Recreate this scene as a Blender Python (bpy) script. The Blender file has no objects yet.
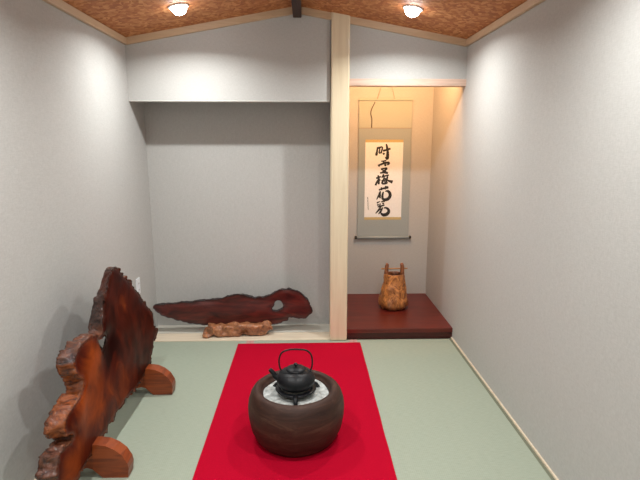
import bpy, bmesh, math, random
from mathutils import Vector, Matrix, noise
from mathutils.geometry import tessellate_polygon
S = bpy.context.scene
COL = S.collection

# ------------------------------------------------------------------ camera, world, exposure
cam_d = bpy.data.cameras.new('camera')
cam_d.sensor_width = 36.0
cam_d.lens = 36.0 * 500.0 / 640.0
cam_d.clip_start = 0.02
cam = bpy.data.objects.new('camera', cam_d); COL.objects.link(cam)
cam.location = (0.0, 0.0, 1.5)
cam.rotation_euler = (math.radians(90 - 11.09), 0, math.radians(-1.574))
S.camera = cam
w = bpy.data.worlds.new('world'); S.world = w; w.use_nodes = True
w.node_tree.nodes['Background'].inputs[0].default_value = (0.55, 0.6, 0.7, 1)
w.node_tree.nodes['Background'].inputs[1].default_value = 0.15
S.view_settings.view_transform = 'Standard'
S.view_settings.look = 'None'
S.view_settings.gamma = 1.0
S.view_settings.use_curve_mapping = False
S.view_settings.exposure = 0.0
LAMP_W = 12.8
LAMP_COL = (0.975, 1.0, 0.975)
NICHE_W = 14.0
NICHE_COL = (1.0, 0.50, 0.20)

# ------------------------------------------------------------------ room measures (metres)
XL, XR, XM = -1.235, 1.130, -0.055        # side walls, ridge line
YF, YA, YN, YB = 3.65, 3.975, 4.55, -0.9   # upper wall face, alcove back, niche back, wall behind viewer
ZE, ZR = 2.195, 2.405                       # ceiling at eaves and ridge
ZDROP, ZLIN = 1.784, 1.887
K = (ZR - ZE) / (XM - XL)

# ------------------------------------------------------------------ helpers
def tag(o, label=None, cat=None, group=None, kind=None):
    if label: o['label'] = label
    if cat: o['category'] = cat
    if group: o['group'] = group
    if kind: o['kind'] = kind
    return o

def obj(name, bm, mat, parent=None, smooth=False, world=True):
    bmesh.ops.recalc_face_normals(bm, faces=bm.faces)
    me = bpy.data.meshes.new(name); bm.to_mesh(me); bm.free()
    if smooth:
        for p in me.polygons: p.use_smooth = True
    o = bpy.data.objects.new(name, me); COL.objects.link(o)
    if mat:
        for m in (mat if isinstance(mat, list) else [mat]): me.materials.append(m)
    if parent:
        o.parent = parent
        if world:
            q = parent; off = Vector((0, 0, 0))
            while q is not None: off += Vector(q.location); q = q.parent
            o.location = -off
    return o

def empty(name, loc, label, cat, group=None):
    o = bpy.data.objects.new(name, None); COL.objects.link(o)
    o.empty_display_size = 0.05
    o.location = loc
    return tag(o, label, cat, group)

def box(bm, x0, x1, y0, y1, z0, z1, bevel=0.0, seg=2):
    r = bmesh.ops.create_cube(bm, size=1.0)
    vs = r['verts']
    for v in vs:
        v.co = Vector(((x0+x1)/2 + v.co.x*(x1-x0), (y0+y1)/2 + v.co.y*(y1-y0), (z0+z1)/2 + v.co.z*(z1-z0)))
    if bevel > 0:
        es = list({e for v in vs for e in v.link_edges})
        bmesh.ops.bevel(bm, geom=es, offset=bevel, segments=seg, affect='EDGES', profile=0.5)
    return bm

def B(): return bmesh.new()

def lathe(bm, prof, n=48, c=(0, 0, 0), wob=None):
    rings = []
    for (r, z) in prof:
        if r < 1e-6:
            rings.append([bm.verts.new((c[0], c[1], c[2]+z))])
        else:
            ring = []
            for i in range(n):
                a = 2*math.pi*i/n
                rr = r * (wob(a, z) if wob else 1.0)
                ring.append(bm.verts.new((c[0]+rr*math.cos(a), c[1]+rr*math.sin(a), c[2]+z)))
            rings.append(ring)
    for a, b in zip(rings, rings[1:]):
        if len(a) == 1 and len(b) == 1: continue
        for i in range(n):
            j = (i+1) % n
            if len(a) == 1: bm.faces.new((a[0], b[i], b[j]))
            elif len(b) == 1: bm.faces.new((a[i], a[j], b[0]))
            else: bm.faces.new((a[i], a[j], b[j], b[i]))
    return bm

def tube(bm, pts, rad, n=10, caps=True, flat=1.0):
    pts = [Vector(p) for p in pts]
    rs = rad if isinstance(rad, (list, tuple)) else [rad]*len(pts)
    rings = []; up = None
    for i, p in enumerate(pts):
        t = (pts[min(i+1, len(pts)-1)] - pts[max(i-1, 0)]).normalized()
        if up is None:
            up = Vector((0, 0, 1)) if abs(t.z) < 0.9 else Vector((0, 1, 0))
        s = t.cross(up).normalized(); up = s.cross(t).normalized()
        rings.append([bm.verts.new(p + (s*math.cos(2*math.pi*k/n) + up*math.sin(2*math.pi*k/n)*flat)*rs[i]) for k in range(n)])
    for a, b in zip(rings, rings[1:]):
        for k in range(n):
            bm.faces.new((a[k], a[(k+1) % n], b[(k+1) % n], b[k]))
    if caps:
        bm.faces.new(rings[0]); bm.faces.new(list(reversed(rings[-1])))
    return bm

def extrude_poly(bm, front, back, holes_f=(), holes_b=()):
    """front/back: matching lists of 3D points; holes likewise"""
    loops_f = [front] + list(holes_f); loops_b = [back] + list(holes_b)
    vf = [[bm.verts.new(p) for p in L] for L in loops_f]
    vb = [[bm.verts.new(p) for p in L] for L in loops_b]
    flat_f = [v for L in vf for v in L]; flat_b = [v for L in vb for v in L]
    for tri in tessellate_polygon([[Vector(p) for p in L] for L in loops_f]):
        try: bm.faces.new([flat_f[i] for i in tri])
        except ValueError: pass
        try: bm.faces.new([flat_b[i] for i in reversed(tri)])
        except ValueError: pass
    for a, b in zip(vf, vb):
        n = len(a)
        for i in range(n):
            j = (i+1) % n
            bm.faces.new((a[i], a[j], b[j], b[i]))
    return bm

def smooth_loop(pts, sub=4):
    out = []; n = len(pts)
    for i in range(n):
        p0, p1, p2, p3 = [Vector(pts[(i+k-1) % n]) for k in range(4)]
        for s in range(sub):
            t = s/sub
            out.append(0.5*((2*p1) + (p2-p0)*t + (2*p0-5*p1+4*p2-p3)*t*t + (3*p1-p0-3*p2+p3)*t**3))
    return out

def smooth_path(pts, sub=4):
    out = []; n = len(pts)
    P = [Vector(p) for p in pts]
    for i in range(n-1):
        p0, p1, p2, p3 = P[max(i-1, 0)], P[i], P[i+1], P[min(i+2, n-1)]
        for s in range(sub):
            t = s/sub
            out.append(0.5*((2*p1) + (p2-p0)*t + (2*p0-5*p1+4*p2-p3)*t*t + (3*p1-p0-3*p2+p3)*t**3))
    out.append(P[-1])
    return out

def remesh(o, voxel):
    m = o.modifiers.new('r', 'REMESH'); m.mode = 'VOXEL'; m.voxel_size = voxel; m.use_smooth_shade = True
    dg = bpy.context.evaluated_depsgraph_get()
    me = bpy.data.meshes.new_from_object(o.evaluated_get(dg))
    mats = [x for x in o.data.materials]
    o.modifiers.clear(); o.data = me; me.name = o.name
    if len(me.materials) == 0:
        for x in mats: me.materials.append(x)
    for p in me.polygons: p.use_smooth = True
    return me

# ------------------------------------------------------------------ materials
def mat(name, color=(0.5, 0.5, 0.5), rough=0.6, metal=0.0, coat=0.0, spec=0.5):
    m = bpy.data.materials.new(name); m.use_nodes = True
    b = m.node_tree.nodes['Principled BSDF']
    b.inputs['Base Color'].default_value = (*color, 1)
    b.inputs['Roughness'].default_value = rough
    b.inputs['Metallic'].default_value = metal
    b.inputs['Coat Weight'].default_value = coat
    b.inputs['Coat Roughness'].default_value = 0.12
    b.inputs['Specular IOR Level'].default_value = spec
    return m, m.node_tree, b

def N(nt, t, **kw):
    n = nt.nodes.new(t)
    for k, v in kw.items():
        if k in n.inputs: n.inputs[k].default_value = v
        else: setattr(n, k, v)
    return n

def coords(nt, scale=(1, 1, 1), src='Object', rot=(0, 0, 0)):
    tc = nt.nodes.new('ShaderNodeTexCoord'); mp = nt.nodes.new('ShaderNodeMapping')
    mp.inputs['Scale'].default_value = scale; mp.inputs['Rotation'].default_value = rot
    nt.links.new(tc.outputs[src], mp.inputs['Vector'])
    return mp.outputs['Vector']

def ramp(nt, fac, stops):
    r = nt.nodes.new('ShaderNodeValToRGB')
    e = r.color_ramp.elements
    while len(e) < len(stops): e.new(0.5)
    for i, (p, c) in enumerate(stops):
        e[i].position = p; e[i].color = (*c, 1)
    nt.links.new(fac, r.inputs['Fac'])
    return r.outputs['Color']

def bump(nt, b, h, strength=0.3, dist=0.002):
    n = nt.nodes.new('ShaderNodeBump')
    n.inputs['Strength'].default_value = strength; n.inputs['Distance'].default_value = dist
    nt.links.new(h, n.inputs['Height']); nt.links.new(n.outputs['Normal'], b.inputs['Normal'])

def mixc(nt, fac, a, c):
    m = nt.nodes.new('ShaderNodeMix'); m.data_type = 'RGBA'
    if isinstance(fac, float): m.inputs[0].default_value = fac
    else: nt.links.new(fac, m.inputs[0])
    for i, x in ((6, a), (7, c)):
        if isinstance(x, tuple): m.inputs[i].default_value = (*x, 1)
        else: nt.links.new(x, m.inputs[i])
    return m.outputs[2]

def wall_mat():
    m, nt, b = mat('woven wallpaper', (0.50, 0.495, 0.475), 0.85, spec=0.25)
    v = coords(nt, (220, 220, 60))
    n1 = N(nt, 'ShaderNodeTexNoise', Scale=1.0, Detail=3.0); nt.links.new(v, n1.inputs['Vector'])
    v2 = coords(nt, (40, 40, 260))
    n2 = N(nt, 'ShaderNodeTexNoise', Scale=1.0, Detail=3.0); nt.links.new(v2, n2.inputs['Vector'])
    ad = N(nt, 'ShaderNodeMath', operation='ADD'); nt.links.new(n1.outputs[0], ad.inputs[0]); nt.links.new(n2.outputs[0], ad.inputs[1])
    hf = N(nt, 'ShaderNodeMath', operation='MULTIPLY'); nt.links.new(ad.outputs[0], hf.inputs[0]); hf.inputs[1].default_value = 0.5
    c = ramp(nt, hf.outputs[0], [(0.35, (0.462, 0.455, 0.438)), (0.65, (0.532, 0.525, 0.508))])
    nt.links.new(c, b.inputs['Base Color']); bump(nt, b, ad.outputs[0], 0.35, 0.001)
    return m

def wood_mat(name, dark, light, scale=(30, 30, 2), rough=0.45, coat=0.0, dist=2.0, bumps=0.1):
    m, nt, b = mat(name, light, rough, coat=coat)
    v = coords(nt, scale)
    n1 = N(nt, 'ShaderNodeTexNoise', Scale=1.0, Detail=6.0, Roughness=0.6, Distortion=dist); nt.links.new(v, n1.inputs['Vector'])
    c = ramp(nt, n1.outputs[0], [(0.3, dark), (0.62, light)])
    nt.links.new(c, b.inputs['Base Color']); bump(nt, b, n1.outputs[0], bumps, 0.002)
    return m

def ceiling_mat():
    m, nt, b = mat('woven bark ceiling', (0.4, 0.17, 0.06), 0.7)
    v = coords(nt, (48, 36, 48))
    vo = N(nt, 'ShaderNodeTexVoronoi', Scale=1.0); nt.links.new(v, vo.inputs['Vector'])
    sp = N(nt, 'ShaderNodeSeparateColor'); nt.links.new(vo.outputs['Color'], sp.inputs[0])
    v2 = coords(nt, (9, 9, 9))
    n = N(nt, 'ShaderNodeTexNoise', Scale=1.0, Detail=4.0); nt.links.new(v2, n.inputs['Vector'])
    ad = N(nt, 'ShaderNodeMath', operation='ADD'); nt.links.new(sp.outputs[0], ad.inputs[0]); nt.links.new(n.outputs[0], ad.inputs[1])
    hf = N(nt, 'ShaderNodeMath', operation='MULTIPLY'); nt.links.new(ad.outputs[0], hf.inputs[0]); hf.inputs[1].default_value = 0.5
    c = ramp(nt, hf.outputs[0], [(0.2, (0.33, 0.095, 0.025)), (0.5, (0.47, 0.165, 0.048)), (0.8, (0.64, 0.30, 0.11))])
    nt.links.new(c, b.inputs['Base Color']); bump(nt, b, sp.outputs[0], 0.4, 0.002)
    return m

def tatami_mat_mat():
    m, nt, b = mat('tatami weave', (0.45, 0.5, 0.38), 0.6, spec=0.3)
    v = coords(nt, (30, 260, 30))
    n = N(nt, 'ShaderNodeTexNoise', Scale=1.0, Detail=4.0, Roughness=0.6); nt.links.new(v, n.inputs['Vector'])
    v2 = coords(nt, (1, 1, 1))
    wv = N(nt, 'ShaderNodeTexWave', Scale=33.0, Distortion=0.3); wv.bands_direction = 'X'; nt.links.new(v2, wv.inputs['Vector'])
    ad = N(nt, 'ShaderNodeMath', operation='MULTIPLY_ADD'); nt.links.new(wv.outputs['Fac'], ad.inputs[0]); ad.inputs[1].default_value = 0.12; nt.links.new(n.outputs[0], ad.inputs[2])
    c = ramp(nt, ad.outputs[0], [(0.35, (0.295, 0.335, 0.265)), (0.75, (0.365, 0.405, 0.325))])
    nt.links.new(c, b.inputs['Base Color']); bump(nt, b, ad.outputs[0], 0.4, 0.001)
    return m

def felt_mat():
    m, nt, b = mat('red felt', (0.62, 0.0, 0.02), 0.95, spec=0.1)
    v = coords(nt, (300, 300, 300))
    n = N(nt, 'ShaderNodeTexNoise', Scale=1.0, Detail=2.0); nt.links.new(v, n.inputs['Vector'])
    c = ramp(nt, n.outputs[0], [(0.3, (0.38, 0.0004, 0.016)), (0.7, (0.47, 0.0008, 0.022))])
    nt.links.new(c, b.inputs['Base Color']); bump(nt, b, n.outputs[0], 0.3, 0.0008)
    return m

def burl_mat(name, face_d, face_l, edge_d, edge_l, axis=(3, 3, 14), rough=0.28, coat=0.5, toned=None):
    """lacquered wood; a point attribute 'bark' (0 face .. 1 live edge) picks sapwood/bark colour"""
    m, nt, b = mat(name, face_l, rough, coat=coat)
    v = coords(nt, axis)
    n = N(nt, 'ShaderNodeTexNoise', Scale=1.0, Detail=6.0, Roughness=0.55, Distortion=2.5); nt.links.new(v, n.inputs['Vector'])
    face = ramp(nt, n.outputs[0], [(0.3, face_d), (0.7, face_l)])
    v2 = coords(nt, (22, 22, 22))
    n2 = N(nt, 'ShaderNodeTexNoise', Scale=1.0, Detail=5.0, Roughness=0.7, Distortion=1.0); nt.links.new(v2, n2.inputs['Vector'])
    edge = ramp(nt, n2.outputs[0], [(0.35, edge_d), (0.65, edge_l)])
    at = nt.nodes.new('ShaderNodeAttribute'); at.attribute_name = 'bark'
    if toned:
        tn = nt.nodes.new('ShaderNodeAttribute'); tn.attribute_name = 'tone'
        pw = N(nt, 'ShaderNodeMath', operation='MULTIPLY_ADD'); nt.links.new(n.outputs[0], pw.inputs[0]); pw.inputs[1].default_value = 1.0; pw.inputs[2].default_value = -0.5
        sm = N(nt, 'ShaderNodeMath', operation='ADD'); sm.use_clamp = True; nt.links.new(pw.outputs[0], sm.inputs[0]); nt.links.new(tn.outputs['Fac'], sm.inputs[1])
        face = ramp(nt, sm.outputs[0], [(0.0, toned[0]), (0.35, toned[1]), (0.95, toned[2])])
        edge = mixc(nt, tn.outputs['Fac'], edge, ramp(nt, n2.outputs[0], [(0.35, toned[3]), (0.65, toned[4])]))
    col = mixc(nt, at.outputs['Fac'], face, edge)
    nt.links.new(col, b.inputs['Base Color'])
    mu = N(nt, 'ShaderNodeMath', operation='MULTIPLY'); nt.links.new(at.outputs['Fac'], mu.inputs[0]); nt.links.new(n2.outputs[0], mu.inputs[1])
    bump(nt, b, mu.outputs[0], 0.9, 0.014)
    if toned:
        mr = nt.nodes.new('ShaderNodeMapRange'); nt.links.new(at.outputs['Fac'], mr.inputs[0]); mr.inputs[3].default_value = 0.42; mr.inputs[4].default_value = 0.18
        nt.links.new(mr.outputs[0], b.inputs['Roughness'])
        mr = nt.nodes.new('ShaderNodeMapRange'); nt.links.new(at.outputs['Fac'], mr.inputs[0]); mr.inputs[3].default_value = 0.06; mr.inputs[4].default_value = 0.6
        nt.links.new(mr.outputs[0], b.inputs['Specular IOR Level'])
    return m

M_WALL = wall_mat()
M_CEIL = ceiling_mat()
M_TAT = tatami_mat_mat()
M_FELT = felt_mat()
M_POST = wood_mat('pale cypress post', (0.71, 0.585, 0.40), (0.79, 0.67, 0.48), (28, 28, 1.6), 0.32, 0.15, 1.0)
M_TRIM = wood_mat('pale cypress trim', (0.55, 0.38, 0.24), (0.62, 0.45, 0.29), (3, 3, 30), 0.5)
M_SILL = wood_mat('pale board', (0.62, 0.50, 0.37), (0.78, 0.67, 0.52), (2, 30, 30), 0.45)
M_SILL2 = wood_mat('grey board', (0.50, 0.47, 0.41), (0.60, 0.57, 0.50), (2, 30, 30), 0.5)
M_LINT = wood_mat('pinkish lintel wood', (0.55, 0.36, 0.27), (0.70, 0.50, 0.40), (2, 30, 30), 0.45)
M_DARKBEAM = wood_mat('dark ridge wood', (0.018, 0.007, 0.004), (0.045, 0.016, 0.010), (30, 2, 30), 0.7)
M_REDBOARD = wood_mat('red lacquered board', (0.085, 0.008, 0.005), (0.14, 0.016, 0.009), (2.5, 26, 26), 0.4, 0.05, 0.8, 0.05)
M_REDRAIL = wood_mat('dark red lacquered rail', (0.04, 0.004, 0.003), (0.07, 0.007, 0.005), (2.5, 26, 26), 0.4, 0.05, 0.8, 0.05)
M_RAIL = mat('painted edging', (0.6, 0.59, 0.56), 0.6)[0]
M_GAP = mat('grey green shadow gap', (0.16, 0.17, 0.12), 0.9)[0]
M_HERI = mat('pink cloth border', (0.50, 0.27, 0.24), 0.8)[0]
M_WHITE = mat('white plastic', (0.8, 0.82, 0.85), 0.35)[0]
M_SLOT = mat('outlet slot', (0.03, 0.03, 0.03), 0.6)[0]
M_IRON = None
def iron_mat():
    m, nt, b = mat('cast iron', (0.0075, 0.008, 0.0105), 0.38, metal=0.0, spec=0.32)
    v = coords(nt, (160, 160, 160)); n = N(nt, 'ShaderNodeTexVoronoi', Scale=1.0); nt.links.new(v, n.inputs['Vector'])
    bump(nt, b, n.outputs[0], 0.35, 0.002)
    return m
M_IRON = iron_mat()

# ------------------------------------------------------------------ setting: shell
def struct(name, bm, m, parent=None):
    o = obj(name, bm, m, parent)
    if parent is None: o['kind'] = 'structure'
    return o

floor = struct('floor', box(B(), XL-0.1, XR+0.1, YB-0.1, YN+0.1, -0.12, -0.012), M_SILL)
struct('wall_left', box(B(), XL-0.1, XL, YB-0.1, YA+0.08, -0.012, 2.21), M_WALL)
struct('wall_right', box(B(), XR, XR+0.1, YB-0.1, YN+0.1, -0.012, 2.30), M_WALL)
struct('wall_behind', box(B(), XL, XR, YB-0.1, YB, -0.012, 2.46), M_WALL)
struct('wall_alcove', box(B(), XL, 0.185, YA, YA+0.08, -0.012, 2.10), M_WALL)
struct('wall_niche', box(B(), 0.297, XR, YN, YN+0.1, -0.012, 2.30), M_WALL)
struct('wall_divider', box(B(), 0.187, 0.297, 3.70, YN+0.1, -0.012, 2.30), M_WALL)
struct('wall_upper_left', box(B(), XL, 0.171, YF, YF+0.075, ZDROP, 2.46), M_WALL)
struct('wall_upper_right', box(B(), 0.297, XR, YF, YF+0.06, 1.935, 2.46), M_WALL)
# recess ceilings
struct('ceiling_alcove', box(B(), XL, 0.187, YF+0.075, YA, 2.02, 2.10), M_WALL)
struct('ceiling_niche', box(B(), 0.297, XR, YF+0.06, YN, 2.24, 2.30), M_WALL)
# main gabled ceiling
bm = B()
def zc(x): return ZR - K*abs(x-XM)
xs = [XL, XM, XR]
vs = {}
for yy in (YB-0.05, YF+0.03):
    for i, x in enumerate(xs):
        vs[(yy, i, 0)] = bm.verts.new((x, yy, zc(x))); vs[(yy, i, 1)] = bm.verts.new((x, yy, zc(x)+0.05))
y0, y1 = YB-0.05, YF+0.03
for i in (0, 1):
    for k in (0, 1):
        bm.faces.new([vs[(y0, i, k)], vs[(y0, i+1, k)], vs[(y1, i+1, k)], vs[(y1, i, k)]])
    for yy in (y0, y1):
        bm.faces.new([vs[(yy, i, 0)], vs[(yy, i+1, 0)], vs[(yy, i+1, 1)], vs[(yy, i, 1)]])
for i in (0, 2):
    bm.faces.new([vs[(y0, i, 0)], vs[(y1, i, 0)], vs[(y1, i, 1)], vs[(y0, i, 1)]])
ceiling = struct('ceiling', bm, M_CEIL)

# post between the alcoves
bm = box(B(), 0.176, 0.306, 3.615, 3.745, 0.0, 2.375, 0.012, 3)
struct('trim_1', bm, M_POST)
# lintel over niche
struct('trim_2', box(B(), 0.306, XR, YF-0.012, YF+0.07, ZLIN, 1.935, 0.003), M_LINT)
# thin edging under the left upper wall
struct('trim_3', box(B(), XL, 0.171, YF-0.004, YF+0.077, ZDROP-0.005, ZDROP, 0.001), M_RAIL)
# crown trims at eaves
struct('trim_4', box(B(), XL, XL+0.022, YB, YF, 2.152, 2.195, 0.003), M_TRIM)
struct('trim_5', box(B(), XR-0.022, XR, YB, YF, 2.152, 2.195, 0.003), M_TRIM)
# raking trims on the gable wall
def rake(xa, xb, name):
    bm = B()
    h = 0.046
    f = [(xa, YF-0.022, zc(xa)-h), (xb, YF-0.022, zc(xb)-h), (xb, YF-0.022, zc(xb)), (xa, YF-0.022, zc(xa))]
    bk = [(x, YF, z) for x, _, z in f]
    extrude_poly(bm, f, bk)
    struct(name, bm, M_TRIM)
rake(XL+0.02, XM-0.03, 'trim_6')
rake(XM+0.03, XR-0.02, 'trim_7')
# ridge beam
struct('trim_8', box(B(), XM-0.029, XM+0.029, YB, YF-0.02, 2.328, 2.40, 0.006), M_DARKBEAM)
# floor-edge strips beside the mats
struct('baseboard_right', box(B(), XR-0.010, XR, YB, YF, -0.012, 0.010, 0.002), M_SILL)
struct('trim_10', box(B(), XR-0.027, XR-0.010, YB, YF, -0.012, -0.001), M_GAP)  # nearly flush strip; dark colour stands for shade in the mat-edge gap
struct('baseboard_left', box(B(), XL, XL+0.024, YB, YF, -0.012, 0.006, 0.002), M_SILL)
# alcove board
struct('trim_9', box(B(), XL, 0.187, YF-0.012, 3.790, -0.012, 0.006, 0.002), M_SILL)
struct('trim_11', box(B(), XL, 0.187, 3.797, YA, -0.012, 0.006, 0.002), M_SILL2)

# tatami mats: pieces of the floor
def tatami(x0, x1, ya, yb, left, right):
    o = obj('tatami_mat', box(B(), x0, x1, ya, yb, -0.012, 0.0, 0.002), M_TAT, floor)
    w_ = 0.028
    if left: obj('border', box(B(), x0-0.0003, x0+w_, ya, yb+0.0004, -0.01, 0.0012, 0.0005), M_HERI, o)
    if right: obj('border', box(B(), x1-w_, x1+0.0003, ya, yb+0.0004, -0.01, 0.0012, 0.0005), M_HERI, o)
for (ya, yb) in ((1.838, 3.637), (0.036, 1.836), (YB, 0.034)):
    tatami(XL+0.025, -0.435, ya, yb, False, True)
    tatami(-0.433, 0.355, ya, yb, True, True)
    tatami(0.357, XR-0.027, ya, yb, True, False)

# ------------------------------------------------------------------ niche platform
pf = empty('alcove_platform', (0.71, 4.1, 0.0), 'low dark red lacquered wooden platform filling the floor of the lit niche', 'platform')
obj('top_board', box(B(), 0.298, XR-0.001, YF-0.008, YN-0.001, 0.05, 0.085, 0.003), M_REDBOARD, pf)
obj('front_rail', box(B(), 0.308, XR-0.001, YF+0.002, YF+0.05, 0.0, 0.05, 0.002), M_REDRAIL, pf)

# ------------------------------------------------------------------ downlights
def emit(name, col, s):
    m = bpy.data.materials.new(name); m.use_nodes = True; nt = m.node_tree; nt.nodes.clear()
    e = nt.nodes.new('ShaderNodeEmission'); e.inputs[0].default_value = (*col, 1); e.inputs[1].default_value = s
    o = nt.nodes.new('ShaderNodeOutputMaterial'); nt.links.new(e.outputs[0], o.inputs[0]); return m
M_LAMP = emit('lamp glow', (1.0, 1.0, 1.0), 40.0)
M_RING = mat('white lamp ring', (0.85, 0.85, 0.83), 0.35)[0]

def downlight(x, y, label):
    z = zc(x); s = -1 if x < XM else 1
    ang = math.atan(K) * s
    t = empty('downlight', (x, y, z), label, 'ceiling light', 'round white downlights in the sloping ceiling')
    t.rotation_euler = (0, ang, 0)
    r = B(); lathe(r, [(0.050, 0.0), (0.060, 0.0), (0.061, -0.004), (0.056, -0.008), (0.050, -0.007), (0.047, 0.0), (0.050, 0.0)], 40)
    obj('ring', r, M_RING, t, True, world=False)
    r = B(); lathe(r, [(0.0, -0.050), (0.018, -0.047), (0.033, -0.038), (0.043, -0.022), (0.0465, -0.006), (0.0465, 0.001), (0.0, 0.001)], 40)
    obj('lamp', r, M_LAMP, t, True, world=False)
    ld = bpy.data.lights.new('downlight_beam', 'AREA'); ld.energy = LAMP_W; ld.color = LAMP_COL
    ld.shape = 'DISK'; ld.size = 0.052; ld.spread = math.radians(154)
    lo = bpy.data.objects.new('downlight_beam', ld); COL.objects.link(lo)
    lo.location = (x, y, z-0.058)
    return t
YD1, YD2, YD3 = 3.165, 1.62, 0.12
for (x, y, lab) in ((-0.745, YD1, 'round white downlight glowing in the left slope of the ceiling'),
                    (0.640, YD1, 'round white downlight glowing in the right slope of the ceiling'),
                    (-0.745, YD2, 'round downlight in the left slope, out of view above the wooden screen'),
                    (0.640, YD2, 'round downlight in the right slope, out of view above the mats'),
                    (-0.745, YD3, 'round downlight in the left slope nearest the wall behind the viewer'),
                    (0.640, YD3, 'round downlight in the right slope nearest the wall behind the viewer')):
    downlight(x, y, lab)

# warm strip lamp hidden behind the lintel
nl = empty('strip_light', (0.71, 3.76, 2.19), 'warm strip lamp fixed behind the lintel above the scroll', 'lamp')
obj('housing', box(B(), 0.42, 1.02, 3.72, 3.80, 2.19, 2.24, 0.004), M_RING, nl)
M_TUBE = emit('warm tube glow', (1.0, 0.66, 0.32), 6.0)
r = B(); tube(r, [(0.44, 3.76, 2.178), (1.0, 3.76, 2.178)], 0.011, 12)
obj('tube', r, M_TUBE, nl, True)
ld = bpy.data.lights.new('strip_light_beam', 'AREA'); ld.shape = 'RECTANGLE'; ld.size = 0.62; ld.size_y = 0.05
ld.energy = NICHE_W; ld.color = NICHE_COL
lo = bpy.data.objects.new('strip_light_beam', ld); COL.objects.link(lo)
lo.location = (0.71, 3.775, 2.150); lo.rotation_euler = (math.radians(68), 0, 0)

# ------------------------------------------------------------------ red felt carpet
bm = B()
cx0, cx1, cy0, cy1 = -0.521, 0.404, 1.70, 3.575
nx, ny = 24, 48
g = [[None]*(ny+1) for _ in range(nx+1)]
for i in range(nx+1):
    for j in range(ny+1):
        x = cx0+(cx1-cx0)*i/nx; y = cy0+(cy1-cy0)*j/ny
        z = 0.0042 + 0.0008*noise.noise(Vector((x*3, y*3, 0)))
        if i in (0, nx): x += 0.003*noise.noise(Vector((0, y*4, i)))
        g[i][j] = bm.verts.new((x, y, z))
for i in range(nx):
    for j in range(ny):
        bm.faces.new((g[i][j], g[i+1][j], g[i+1][j+1], g[i][j+1]))
ext = bmesh.ops.extrude_face_region(bm, geom=list(bm.faces))
for v in [e for e in ext['geom'] if isinstance(e, bmesh.types.BMVert)]: v.co.z = 0.0013
o = obj('carpet', bm, M_FELT); tag(o, 'long red felt carpet running down the middle of the mats', 'carpet')

# ------------------------------------------------------------------ brazier
HX, HY = -0.058, 2.358
m_, nt, b_ = mat('dark brown glazed wood', (0.08, 0.04, 0.025), 0.55, coat=0.0, spec=0.3)
v = coords(nt, (5, 5, 26)); n = N(nt, 'ShaderNodeTexNoise', Scale=1.0, Detail=6.0, Roughness=0.65, Distortion=0.8); nt.links.new(v, n.inputs['Vector'])
c = ramp(nt, n.outputs[0], [(0.3, (0.018, 0.008, 0.006)), (0.55, (0.050, 0.022, 0.015)), (0.78, (0.11, 0.060, 0.040))])
nt.links.new(c, b_.inputs['Base Color']); bump(nt, b_, n.outputs[0], 0.3, 0.004)
M_BRAZ = m_
br = empty('brazier', (HX, HY, 0.005), 'round dark brown barrel-shaped charcoal brazier on the red carpet', 'brazier')
prof = [(0.0, 0.0), (0.180, 0.0), (0.196, 0.006), (0.214, 0.03), (0.234, 0.075), (0.244, 0.13), (0.246, 0.175), (0.242, 0.215), (0.231, 0.25),
        (0.216, 0.274), (0.205, 0.283), (0.195, 0.285), (0.184, 0.281), (0.180, 0.272), (0.179, 0.262), (0.170, 0.258), (0.167, 0.250), (0.167, 0.19), (0.0, 0.19)]
prof = [(r_, z_*0.972 if z_ > 0.2 else z_) for r_, z_ in prof]
bm = B(); lathe(bm, prof, 72, (HX, HY, 0.005), lambda a, z: 1+0.006*math.sin(3*a+1)+0.004*math.sin(7*a))
obj('body', bm, M_BRAZ, br, True)
m_, nt, b_ = mat('pale ash', (0.62, 0.64, 0.63), 0.95, spec=0.1)
v = coords(nt, (40, 40, 40)); n = N(nt, 'ShaderNodeTexNoise', Scale=1.0, Detail=6.0); nt.links.new(v, n.inputs['Vector'])
c = ramp(nt, n.outputs[0], [(0.3, (0.28, 0.29, 0.28)), (0.65, (0.56, 0.58, 0.57))]); nt.links.new(c, b_.inputs['Base Color']); bump(nt, b_, n.outputs[0], 0.6, 0.01)
bm = B()
rings = []
for k in range(0, 15):
    r_ = 0.167*k/14
    ring = []
    for i in range(48):
        a = 2*math.pi*i/48
        x = HX+r_*math.cos(a); y = HY+r_*math.sin(a)
        h = 0.246 - 0.022*math.exp(-(r_/0.07)**2) + 0.008*noise.noise(Vector((x*16, y*16, 3))) + 0.003*noise.noise(Vector((x*50, y*50, 3)))
        ring.append(bm.verts.new((x, y, h)))
        if k == 0: break
    rings.append(ring)
for a, b in zip(rings, rings[1:]):
    for i in range(48):
        j = (i+1) % 48
        if len(a) == 1: bm.faces.new((a[0], b[i], b[j]))
        else: bm.faces.new((a[i], b[i], b[j], a[j]))
o = obj('ash', bm, m_, br, True); o['label'] = 'pale grey ash bed'

# trivet in the ash
ZT = 0.272
tv = empty('trivet', (HX, HY, 0.23), 'black iron ring trivet standing in the ash under the kettle', 'trivet')
bm = B(); pr_ = [(0.078, ZT-0.004), (0.100, ZT-0.005), (0.104, ZT), (0.100, ZT+0.005), (0.078, ZT+0.004), (0.074, ZT), (0.078, ZT-0.004)]
lathe(bm, pr_, 48, (HX, HY, 0)); obj('ring', bm, M_IRON, tv, True)
for a in (-90, 30, 150):
    a = math.radians(a); c_, s_ = math.cos(a), math.sin(a)
    bm = B(); tube(bm, [(HX+c_*0.092, HY+s_*0.092, ZT), (HX+c_*0.116, HY+s_*0.116, ZT-0.012), (HX+c_*0.134, HY+s_*0.134, 0.242)], [0.017, 0.013, 0.010], 8)
    obj('leg', bm, M_IRON, tv, True)

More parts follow.
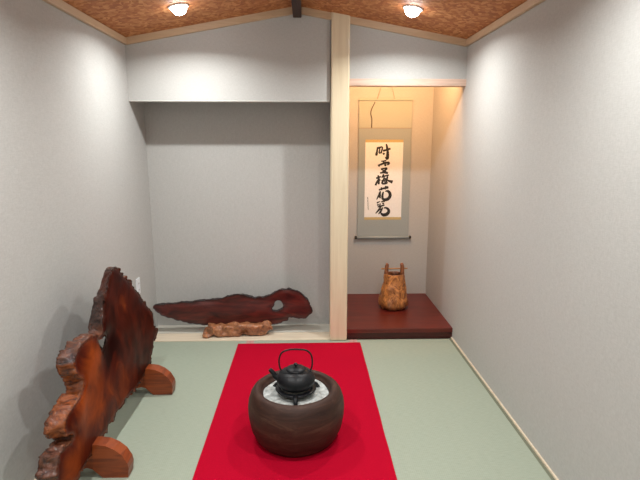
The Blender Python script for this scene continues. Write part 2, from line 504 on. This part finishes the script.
# kettle
kz = ZT+0.005
kt = empty('kettle', (HX, HY, kz), 'black cast iron tea kettle with a tall arched handle on the brazier', 'kettle')
bm = B(); prof = [(0.0, 0.0), (0.062, 0.0), (0.078, 0.007), (0.090, 0.020), (0.0965, 0.036), (0.098, 0.046), (0.0965, 0.056), (0.090, 0.069), (0.078, 0.081), (0.064, 0.089), (0.054, 0.0925), (0.051, 0.096), (0.047, 0.093), (0.0, 0.093)]
lathe(bm, prof, 56, (HX, HY, kz)); body = obj('body', bm, M_IRON, kt, True)
bm = B(); lathe(bm, [(0.0, 0.094), (0.050, 0.094), (0.051, 0.098), (0.046, 0.103), (0.028, 0.109), (0.0, 0.111)], 40, (HX, HY, kz)); lid = obj('lid', bm, M_IRON, kt, True)
bm = B(); lathe(bm, [(0.004, 0.109), (0.005, 0.114), (0.0105, 0.119), (0.011, 0.124), (0.007, 0.1285), (0.0, 0.1295)], 20, (HX, HY, kz)); obj('knob', bm, M_IRON, lid, True)
bm = B(); tube(bm, smooth_path([(HX-0.080, HY-0.004, kz+0.048), (HX-0.102, HY-0.006, kz+0.062), (HX-0.114, HY-0.007, kz+0.082), (HX-0.130, HY-0.008, kz+0.100)], 4), [0.020, 0.019, 0.018, 0.016, 0.015, 0.014, 0.013, 0.012, 0.0115, 0.0115, 0.011, 0.0105, 0.010], 14)
obj('spout', bm, M_IRON, kt, True)
hp = smooth_path([(HX-0.070, HY, kz+0.084), (HX-0.081, HY, kz+0.110), (HX-0.083, HY, kz+0.150), (HX-0.068, HY, kz+0.186), (HX-0.030, HY, kz+0.201), (HX+0.012, HY, kz+0.202),
                  (HX+0.054, HY, kz+0.196), (HX+0.078, HY, kz+0.172), (HX+0.084, HY, kz+0.135), (HX+0.081, HY, kz+0.105), (HX+0.070, HY, kz+0.084)], 5)
bm = B(); tube(bm, hp, 0.0042, 10); obj('handle', bm, M_IRON, kt, True)
for s in (-1, 1):
    bm = B(); lathe(bm, [(0.0, 0.070), (0.010, 0.072), (0.009, 0.084), (0.005, 0.092), (0.0, 0.094)], 14, (HX+s*0.070, HY, kz)); obj('handle_lug', bm, M_IRON, kt, True)

# ------------------------------------------------------------------ live-edge wood slabs
def seg_dist(p, a, b):
    ab = b-a; t = max(0, min(1, (p-a).dot(ab)/max(ab.length_squared, 1e-12)))
    return (p-(a+ab*t)).length

def roughen(me, loops2d, axis, c0, c1, amp, ridge_dir, depth=0.03, fscale=1.0, calm=()):
    """loops2d: outlines in the slab plane; axis: the thin axis; live edges get ridges, broad faces stay nearly flat"""
    ax = [i for i in range(3) if i != axis]
    at = me.attributes.new('bark', 'FLOAT', 'POINT')
    segs = [(Vector(L[i]), Vector(L[(i+1) % len(L)])) for L in loops2d for i in range(len(L))]
    nrm = [Vector(n.vector) for n in me.vertex_normals]
    newco = []
    for i, v in enumerate(me.vertices):
        n = nrm[i]; p = Vector((v.co[ax[0]], v.co[ax[1]]))
        d = min(seg_dist(p, a, b) for a, b in segs)
        side = max(0.0, min(1.0, (1-abs(n[axis])-0.15)/0.45))
        near = max(0.0, 1-d/depth)
        q = v.co.copy(); q[axis] *= 0.35
        rid = noise.noise(q*26*fscale) * 0.6 + (1-abs(noise.noise(q*14*fscale+Vector((5, 1, 2))))*2.4) * 0.4 + noise.noise(q*60*fscale)*0.35
        disp = amp*rid*side + amp*0.3*rid*near*near*(1-side)
        
        for (u_, w_, r_) in calm:
            if (p-Vector((u_, w_))).length < r_: disp *= 0.12
        co = v.co + n*disp
        if side < 0.5:
            co[axis] += -(1 if n[axis] > 0 else -1)*0.010*near*near
        newco.append(co)
        at.data[i].value = max(side, max(0.0, (near-0.55)*1.2))
    for v, c in zip(me.vertices, newco): v.co = c
    me.update()

# -- screen by the left wall: face outline in (y, z), face plane x = -0.97
OUT = [(2.446, 0.879), (2.50, 0.868), (2.57, 0.814), (2.635, 0.769), (2.68, 0.742), (2.743, 0.692), (2.80, 0.645), (2.85, 0.60), (2.93, 0.529), (2.985, 0.47), (3.011, 0.437), (3.015, 0.389), (3.05, 0.34), (3.077, 0.298),
       (3.004, 0.262), (2.985, 0.225), (2.93, 0.195), (2.92, 0.145), (2.77, 0.14), (2.576, 0.145), (2.43, 0.147), (2.198, 0.13), (2.08, 0.128), (1.947, 0.128), (1.86, 0.12),
       (1.79, 0.15), (1.755, 0.20), (1.76, 0.262), (1.80, 0.302), (1.87, 0.292), (1.905, 0.30), (1.89, 0.324), (1.855, 0.345), (1.845, 0.385), (1.87, 0.42), (1.93, 0.435), (2.00, 0.446), (2.035, 0.47), (2.02, 0.51),
       (1.985, 0.54), (1.975, 0.60), (2.02, 0.635), (2.10, 0.645), (2.17, 0.632), (2.225, 0.612), (2.262, 0.618), (2.262, 0.66), (2.285, 0.70), (2.30, 0.75), (2.345, 0.79), (2.375, 0.835), (2.41, 0.870)]
HOLE = [(2.190, 0.604), (2.225, 0.600), (2.25, 0.590), (2.285, 0.598), (2.325, 0.565), (2.305, 0.530), (2.262, 0.528), (2.228, 0.558)]
XFc, XBc = -0.965, -1.040
outline = smooth_loop([(a, b, 0) for a, b in OUT], 3)
out2 = [(p.x, p.y) for p in outline]
front = [(XFc, y, z) for y, z in out2]
def backpt(y, z):
    k = max(0.0, min(1.0, (2.25-y)/0.3)) * max(0.0, min(1.0, (z-0.10)/0.1))
    tp = max(0.0, min(1.0, (z-0.62)/0.22)) * max(0.0, min(1.0, (2.60-y)/0.15))
    return (XBc+0.012*tp, y-0.028*k+0.075*tp, z+0.004*k-0.022*tp)
back = [backpt(y, z) for y, z in out2]
M_SCREEN = burl_mat('red lacquered burl', (0.04, 0.006, 0.003), (0.24, 0.045, 0.010), (0.022, 0.013, 0.012), (0.10, 0.042, 0.030), (4, 5, 4), 0.25, 0.0, ((0.013, 0.002, 0.0015), (0.075, 0.010, 0.004), (0.36, 0.066, 0.009), (0.045, 0.010, 0.004), (0.42, 0.105, 0.020)))
sc = empty('wood_screen', (-1.0, 2.45, 0.0), 'red lacquered live-edge burl slab screen standing on two feet along the left wall', 'screen')
bm = B(); extrude_poly(bm, front, back, [[(XFc, y, z) for y, z in HOLE]], [[(XBc, y+0.178, z-0.073) for y, z in HOLE]])
slab = obj('slab', bm, M_SCREEN, sc)
off = Vector(slab.location); slab.location = (0, 0, 0)
me = remesh(slab, 0.0068)
roughen(me, [out2, HOLE], 0, XFc, XBc, 0.024, None, 0.03, 1.15, ((2.26, 0.565, 0.09), (2.35, 0.53, 0.09), (2.44, 0.49, 0.09)))
tone = me.attributes.new('tone', 'FLOAT', 'POINT')
def blob(y, z, cy, cz, r): return math.exp(-(((y-cy)**2+(z-cz)**2)/(r*r)))
for i, v in enumerate(me.vertices):
    x, y, z = v.co
    t = 0.18 + 0.75*blob(y, z, 2.13, 0.52, 0.10) + 0.55*blob(y, z, 1.98, 0.38, 0.09) + 0.45*blob(y, z, 2.15, 0.33, 0.16) + 0.25*blob(y, z, 2.42, 0.24, 0.16) + 0.22*blob(y, z, 2.55, 0.65, 0.10) + 0.4*blob(y, z, 1.85, 0.2, 0.09)
    t -= 0.35*blob(y, z, 2.33, 0.50, 0.09) + 0.2*blob(y, z, 2.1, 0.44, 0.03)
    if me.attributes['bark'].data[i].value > 0.5 and y < 2.25 and 0.32 < z < 0.60: t += 0.6
    if z > 0.66 and y < 2.5 and me.attributes['bark'].data[i].value > 0.5: t = 0.0
    tone.data[i].value = max(0, min(1, t))
    if x > (XFc+XBc)/2:
        v.co.x += 0.014*noise.noise(Vector((1.0, y*4, z*4))) + 0.002*noise.noise(Vector((4.0, y*12, z*12))) + 0.016*blob(y, z, 2.10, 0.54, 0.09) - 0.022*blob(y, z, 2.34, 0.52, 0.08) + 0.014*blob(y, z, 1.96, 0.38, 0.07)
slab.location = off
M_FOOT = wood_mat('orange lacquered wood', (0.12, 0.020, 0.005), (0.29, 0.058, 0.012), (3, 3, 34), 0.35, 0.05, 1.2, 0.15)
FP = [(-0.945, 0.166), (-0.908, 0.160), (-0.872, 0.142), (-0.838, 0.112), (-0.816, 0.07), (-0.812, 0.045), (-0.818, 0.0), (-0.93, 0.0), (-0.975, 0.045), (-1.0, 0.052), (-1.035, 0.04), (-1.06, 0.0), (-1.20, 0.0),
      (-1.198, 0.055), (-1.182, 0.098), (-1.155, 0.134), (-1.12, 0.158), (-1.08, 0.166)]
for y0, y1 in ((2.050, 2.118), (2.812, 2.885)):
    bm = B(); extrude_poly(bm, [(x, y0, z) for x, z in FP], [(x, y1, z) for x, z in FP])
    bmesh.ops.bevel(bm, geom=[e for e in bm.edges if len(e.link_faces) == 2 and e.calc_face_angle(0) > 0.9], offset=0.006, segments=2, affect='EDGES')
    obj('foot', bm, M_FOOT, sc)

# -- display slab in the left alcove, outline in (x, z)
OUT2 = [(-1.205, 0.236), (-1.06, 0.250), (-0.905, 0.262), (-0.785, 0.275), (-0.695, 0.280), (-0.62, 0.310), (-0.545, 0.325), (-0.49, 0.308), (-0.425, 0.288), (-0.335, 0.298), (-0.265, 0.325), (-0.21, 0.354),
        (-0.148, 0.362), (-0.065, 0.336), (0.0, 0.278), (0.03, 0.215), (0.037, 0.165), (-0.01, 0.123), (-0.06, 0.118), (-0.09, 0.128), (-0.145, 0.122), (-0.16, 0.098), (-0.225, 0.080), (-0.28, 0.072),
        (-0.52, 0.062), (-0.79, 0.068), (-0.905, 0.088), (-1.0, 0.106), (-1.09, 0.135), (-1.16, 0.170), (-1.20, 0.205)]
HOLE2 = [(-0.285, 0.198), (-0.262, 0.222), (-0.248, 0.262), (-0.212, 0.262), (-0.182, 0.222), (-0.190, 0.196), (-0.225, 0.186), (-0.262, 0.184)]
YS0, YS1 = 3.79, 3.835
ol = smooth_loop([(a, b, 0) for a, b in OUT2], 3); ol2 = [(p.x, p.y) for p in ol]
M_SLAB2 = burl_mat('dark red lacquered slab', (0.022, 0.004, 0.004), (0.13, 0.018, 0.012), (0.010, 0.006, 0.006), (0.03, 0.010, 0.010), (3, 3, 12), 0.4, 0.05)
ds = empty('display_slab', (-0.54, 3.81, 0.006), 'long dark red lacquered driftwood slab on a burl foot in the left alcove', 'wood ornament')
bm = B(); extrude_poly(bm, [(x, YS0, z) for x, z in ol2], [(x, YS1, z) for x, z in ol2], [[(x, YS0, z) for x, z in HOLE2]], [[(x, YS1, z) for x, z in HOLE2]])
s2 = obj('slab', bm, M_SLAB2, ds); off = Vector(s2.location); s2.location = (0, 0, 0)
me = remesh(s2, 0.0085); roughen(me, [ol2, HOLE2], 1, YS0, YS1, 0.014, None, 0.04)
# a shallow swelling so the face is not dead flat
for v in me.vertices:
    v.co.y += 0.016*noise.noise(Vector((v.co.x*4, 0, v.co.z*9)))
s2.location = off
M_ROOT = burl_mat('orange brown root burl', (0.16, 0.055, 0.022), (0.42, 0.17, 0.075), (0.10, 0.03, 0.014), (0.60, 0.25, 0.11), (13, 13, 13), 0.4, 0.3)
FO = [(-0.79, 0.08), (-0.805, 0.03), (-0.80, 0.010), (-0.70, 0.010), (-0.56, 0.012), (-0.50, 0.010), (-0.42, 0.010), (-0.34, 0.014), (-0.285, 0.045), (-0.265, 0.062), (-0.29, 0.090), (-0.42, 0.098), (-0.6, 0.098), (-0.72, 0.094)]
fl = smooth_loop([(a, b, 0) for a, b in FO], 3); fl2 = [(p.x, p.y) for p in fl]
bm = B(); extrude_poly(bm, [(x, 3.695+0.02*math.sin(x*17), z) for x, z in fl2], [(x, 3.90, z) for x, z in fl2])
ft = obj('foot', bm, M_ROOT, ds); off = Vector(ft.location); ft.location = (0, 0, 0)
me = remesh(ft, 0.009)
at = me.attributes.new('bark', 'FLOAT', 'POINT')
nr = [Vector(n.vector) for n in me.vertex_normals]
for i, v in enumerate(me.vertices):
    k = noise.noise(v.co*16); k2 = noise.noise(v.co*38)
    at.data[i].value = 0.5+0.5*k
    c = v.co + nr[i]*(0.030*k+0.010*k2-0.006)
    c.z = max(0.0065, c.z); v.co = c
ft.location = off

# ------------------------------------------------------------------ burl vase
VX, VY, VZ = 0.750, 4.13, 0.085
M_VASE = burl_mat('honey burl', (0.10, 0.022, 0.006), (0.85, 0.34, 0.09), (0.05, 0.014, 0.006), (0.30, 0.095, 0.03), (15, 15, 10), 0.35, 0.4)
vs_ = empty('burl_vase', (VX, VY, VZ), 'knobbly orange burl vase with a rod handle on the red platform', 'vase')
bm = B()
prof = [(0.0, 0.0), (0.07, 0.0), (0.108, 0.008), (0.125, 0.035), (0.124, 0.075), (0.113, 0.13), (0.102, 0.19), (0.092, 0.25), (0.086, 0.285), (0.083, 0.293), (0.070, 0.293), (0.066, 0.28), (0.068, 0.24), (0.075, 0.15), (0.08, 0.06), (0.0, 0.05)]
def vw(a, z):
    k = max(0.0, 1-z/0.16)
    return 1 + 0.10*noise.noise(Vector((math.cos(a)*2.2, math.sin(a)*2.2, z*14))) + 0.06*k*math.sin(9*a+1.3)*(0.6+0.4*math.sin(2*a))
# finer profile
fp = []
prof = [(a_, b_*1.06) for a_, b_ in prof]
for (r0, z0), (r1, z1) in zip(prof, prof[1:]):
    for k in range(4): t = k/4; fp.append((r0+(r1-r0)*t, z0+(z1-z0)*t))
fp.append(prof[-1])
lathe(bm, fp, 96, (VX, VY, VZ), vw)
for v in bm.verts:   # slightly flattened front to back
    v.co.y = VY+(v.co.y-VY)*0.85
vb = obj('body', bm, M_VASE, vs_, True)
at = vb.data.attributes.new('bark', 'FLOAT', 'POINT')
for i, v in enumerate(vb.data.vertices):
    h = v.co.z-VZ; rr = math.hypot(v.co.x-VX, (v.co.y-VY)/0.85)
    k = max(0.0, 1-h/0.10)*0.9
    if h > 0.05 and rr < 0.081: k = 1.0
    at.data[i].value = min(1, k + 0.4*max(0, noise.noise(v.co*20)))
M_VHORN = wood_mat('vase horn wood', (0.12, 0.035, 0.014), (0.32, 0.11, 0.04), (20, 20, 8), 0.4, 0.3)
for s, x0 in ((-1, VX-0.070), (1, VX+0.070)):
    bm = B(); tube(bm, smooth_path([(x0, VY, VZ+0.27), (x0-s*0.002, VY, VZ+0.32), (x0-s*0.004, VY, VZ+0.375), (x0-s*0.010, VY, VZ+0.400)], 3), [0.020, 0.0195, 0.019, 0.018, 0.017, 0.017, 0.0165, 0.015, 0.014, 0.009], 12)
    for v in bm.verts: v.co += Vector((noise.noise(v.co*40), noise.noise(v.co*40+Vector((3, 3, 3))), 0))*0.006
    obj('horn', bm, M_VHORN, vs_, True)
M_ROD = mat('pale bamboo', (0.42, 0.20, 0.07), 0.4)[0]
bm = B(); tube(bm, [(VX-0.112, VY, VZ+0.352), (VX+0.112, VY, VZ+0.354)], 0.0062, 10); obj('handle_rod', bm, M_ROD, vs_, True)

# ------------------------------------------------------------------ hanging scroll
SY = YN-0.012
def cloth(name, dk, lt, rough=0.8, sc_=(300, 300, 300)):
    m, nt, b = mat(name, lt, rough, spec=0.2)
    v = coords(nt, sc_); n = N(nt, 'ShaderNodeTexNoise', Scale=1.0, Detail=3.0); nt.links.new(v, n.inputs['Vector'])
    nt.links.new(ramp(nt, n.outputs[0], [(0.35, dk), (0.65, lt)]), b.inputs['Base Color'])
    return m
M_TOPC = cloth('pale olive silk', (0.40, 0.42, 0.37), (0.48, 0.50, 0.44))
M_GREYC = cloth('grey blue silk', (0.31, 0.345, 0.345), (0.38, 0.42, 0.42))
M_GOLD = cloth('gold brocade', (0.48, 0.37, 0.17), (0.62, 0.49, 0.24), 0.5)
M_PAPER = cloth('white paper', (0.84, 0.84, 0.83), (0.88, 0.88, 0.87), 0.9, (60, 60, 60))
M_INK = mat('black ink', (0.018, 0.016, 0.016), 0.7)[0]
M_KNOB = mat('black lacquer', (0.012, 0.012, 0.012), 0.25)[0]
M_CORD = mat('tan cord', (0.34, 0.25, 0.15), 0.8)[0]
M_CORD2 = mat('brown cord', (0.12, 0.07, 0.045), 0.8)[0]
X0, X1 = 0.470, 0.942
sr = empty('hanging_scroll', (0.706, SY, 0.632), 'tall hanging calligraphy scroll with grey silk mount on the niche wall', 'scroll')
def piece(name, xa, xb, za, zb, m, dy=0.0, th=0.0016, parent=None):
    return obj(name, box(B(), xa, xb, SY-dy-th, SY-dy, za, zb), m, parent or sr)
piece('upper_mount', X0, X1, 1.622, 1.862, M_TOPC)
piece('silk_mount', X0, X1, 0.640, 1.6215, M_GREYC)
piece('seam', X0, X1, 1.6195, 1.6240, M_CORD, 0.0016, 0.0006)
piece('gold_strip', 0.531, 0.871, 1.497, 1.521, M_GOLD, 0.0016, 0.0008)
piece('gold_strip', 0.531, 0.871, 0.798, 0.822, M_GOLD, 0.0016, 0.0008)
paper = piece('paper', 0.531, 0.871, 0.822, 1.497, M_PAPER, 0.0016, 0.0008)
bm = box(B(), X0-0.002, X1+0.002, SY-0.012, SY, 1.857, 1.872, 0.003); obj('top_bar', bm, M_TOPC, sr)
bm = B(); tube(bm, [(X0-0.004, SY-0.012, 0.634), (X1+0.004, SY-0.012, 0.634)], 0.0125, 16)
o = obj('roller', bm, M_GREYC, sr, True)
for s, xe in ((-1, X0-0.004), (1, X1+0.004)):
    bm = B(); tube(bm, [(xe, SY-0.012, 0.634), (xe+s*0.004, SY-0.012, 0.634), (xe+s*0.018, SY-0.012, 0.634), (xe+s*0.021, SY-0.012, 0.634)], [0.0125, 0.0145, 0.0155, 0.011], 16)
    k = obj('roller_knob', bm, M_KNOB, sr, True); k['label'] = 'black roller end knob'
NAILZ = 2.13
bm = B()
tube(bm, [(0.628, SY-0.006, 1.870), (0.706, SY-0.012, NAILZ)], 0.0013, 6)
tube(bm, [(0.784, SY-0.006, 1.870), (0.706, SY-0.012, NAILZ)], 0.0013, 6)
obj('hanging_cord', bm, M_CORD, sr, True)
bm = B(); tube(bm, smooth_path([(0.609, SY-0.007, 1.846), (0.600, SY-0.006, 1.825), (0.580, SY-0.006, 1.785), (0.573, SY-0.006, 1.745), (0.584, SY-0.006, 1.70), (0.583, SY-0.006, 1.625)], 5), 0.0036, 7)
obj('tie_cord', bm, M_CORD2, sr, True)
nail = B(); tube(nail, [(0.706, YN-0.0005, NAILZ), (0.706, YN-0.03, NAILZ+0.003)], 0.003, 8)
tag(obj('nail', nail, M_KNOB, None, True), 'small nail above the scroll that its cord hangs from', 'nail')

# brush strokes: (points in tracing units, widths)
def SX(x): return 0.531 + (x-115)/410*0.340
def SZ(y): return 1.497 - (y-30)/792*0.675
STROKES = [
 # first character
 ([(238, 92), (262, 86), (300, 74)], [9, 8, 5]), ([(246, 88), (242, 120), (234, 168)], [6, 8, 11]), ([(272, 92), (268, 118), (262, 142)], [5, 6, 4]),
 ([(262, 142), (275, 140), (288, 130)], [4, 6, 3]), ([(300, 78), (296, 105), (288, 135), (300, 140)], [6, 7, 6, 3]), ([(306, 118), (345, 108), (388, 94)], [9, 7, 9]),
 ([(340, 46), (350, 85), (358, 140), (354, 196), (330, 182)], [6, 9, 11, 13, 3]), ([(308, 140), (322, 156)], [7, 9]),
 # second character
 ([(290, 226), (318, 224), (345, 216)], [6, 5, 6]), ([(258, 276), (280, 262), (330, 244), (380, 238)], [12, 7, 9, 7]), ([(318, 220), (312, 250)], [4, 6]),
 ([(380, 238), (366, 258), (352, 262)], [8, 8, 4]), ([(288, 256), (300, 264)], [5, 7]), ([(325, 258), (345, 272)], [8, 9]),
 ([(288, 312), (330, 300), (350, 302), (330, 322), (300, 340)], [9, 6, 9, 7, 4]), ([(278, 350), (320, 344), (368, 350)], [6, 8, 10]), ([(305, 322), (335, 330), (345, 340)], [6, 8, 6]),
 # third character
 ([(238, 405), (262, 398), (292, 386)], [8, 7, 5]), ([(258, 372), (266, 405), (268, 470)], [6, 9, 8]), ([(264, 412), (250, 440), (232, 480)], [5, 7, 9]), ([(270, 415), (284, 430)], [5, 8]),
 ([(322, 362), (312, 382), (298, 402)], [7, 8, 4]), ([(312, 390), (345, 378), (378, 372)], [8, 6, 7]), ([(330, 395), (318, 425), (306, 458), (345, 462), (368, 448)], [7, 8, 8, 6, 4]),
 ([(362, 382), (356, 420), (345, 462)], [7, 8, 6]), ([(296, 432), (345, 425), (390, 436), (420, 446)], [6, 6, 10, 14]), ([(335, 405), (348, 418)], [5, 7]), ([(328, 436), (340, 450)], [5, 7]),
 # fourth character
 ([(270, 530), (310, 516), (376, 500)], [7, 7, 11]), ([(298, 500), (304, 534)], [7, 5]), ([(348, 486), (340, 525)], [8, 5]), ([(288, 540), (278, 575), (248, 632)], [6, 9, 4]),
 ([(286, 570), (284, 600), (290, 618)], [7, 9, 4]), ([(322, 548), (312, 585), (316, 622), (345, 634), (378, 622), (396, 592), (390, 560), (366, 540), (340, 545)], [6, 9, 10, 12, 13, 13, 12, 9, 3]),
 # fifth character
 ([(252, 668), (270, 660), (286, 650)], [7, 5, 3]), ([(298, 658), (318, 652), (342, 650)], [4, 6, 7]), ([(258, 682), (272, 696)], [7, 8]), ([(290, 672), (284, 700)], [5, 6]), ([(312, 668), (330, 680)], [6, 8]),
 ([(262, 712), (300, 702), (338, 690)], [6, 7, 5]), ([(300, 700), (278, 740), (240, 782)], [5, 8, 4]), ([(276, 728), (300, 738), (318, 722)], [5, 6, 5]),
 ([(318, 716), (300, 752), (272, 790)], [6, 8, 4]), ([(290, 758), (306, 768)], [6, 7]),
 ([(330, 722), (358, 722), (382, 742), (384, 768), (362, 792), (330, 798), (306, 786), (296, 770)], [5, 8, 11, 13, 14, 13, 9, 4]),
]
def ribbon(bm, pts, ws, y, k=1.0):
    P = smooth_path([(a, b, w) for (a, b), w in zip(pts, ws)], 6)
    L = []; R = []
    n = len(P)
    for i in range(n):
        a = P[max(0, i-1)]; b = P[min(n-1, i+1)]
        t = Vector((b.x-a.x, b.y-a.y, 0)); t = t.normalized() if t.length > 0 else Vector((1, 0, 0))
        s = Vector((-t.y, t.x, 0)); w_ = P[i].z*k*(1+0.18*noise.noise(Vector((P[i].x*.2, P[i].y*.2, 1))))
        if i in (0, n-1): w_ *= 0.55
        l = P[i]+s*w_; r = P[i]-s*w_
        L.append(bm.verts.new((SX(l.x), y, SZ(l.y)))); R.append(bm.verts.new((SX(r.x), y, SZ(r.y))))
    for i in range(n-1): bm.faces.new((L[i], L[i+1], R[i+1], R[i]))
bm = B()
for i, (p, ws) in enumerate(STROKES): ribbon(bm, p, ws, SY-0.0016-0.0008-0.0003-0.00001*i, 1.32)
obj('calligraphy', bm, M_INK, paper)
bm = B(); random.seed(4)
yy = 608
while yy < 738:
    h = random.uniform(6, 11)
    ribbon(bm, [(146+random.uniform(-3, 3)+ (yy-608)*0.06, yy), (154+(yy-608)*0.06, yy+h*0.5)], [1.8, 2.4], SY-0.0028)
    ribbon(bm, [(151+(yy-608)*0.06, yy-2), (149+random.uniform(-2, 3)+(yy-608)*0.06, yy+h)], [2.0, 1.6], SY-0.0029)
    yy += h+1.5
obj('signature', bm, M_INK, paper)

# ------------------------------------------------------------------ wall outlet
ou = empty('wall_outlet', (XL, 3.555, 0.465), 'white socket plate on the left wall behind the wooden screen', 'outlet')
obj('plate', box(B(), XL+0.0004, XL+0.008, 3.52, 3.59, 0.405, 0.525, 0.002), M_WHITE, ou)
for zz in (0.440, 0.488):
    f = obj('socket', box(B(), XL+0.008, XL+0.010, 3.538, 3.572, zz-0.014, zz+0.014, 0.0008), M_WHITE, ou)
    bm = B()
    box(bm, XL+0.0098, XL+0.0104, 3.546, 3.549, zz-0.006, zz+0.006); box(bm, XL+0.0098, XL+0.0104, 3.561, 3.564, zz-0.006, zz+0.006)
    obj('slot', bm, M_SLOT, f)
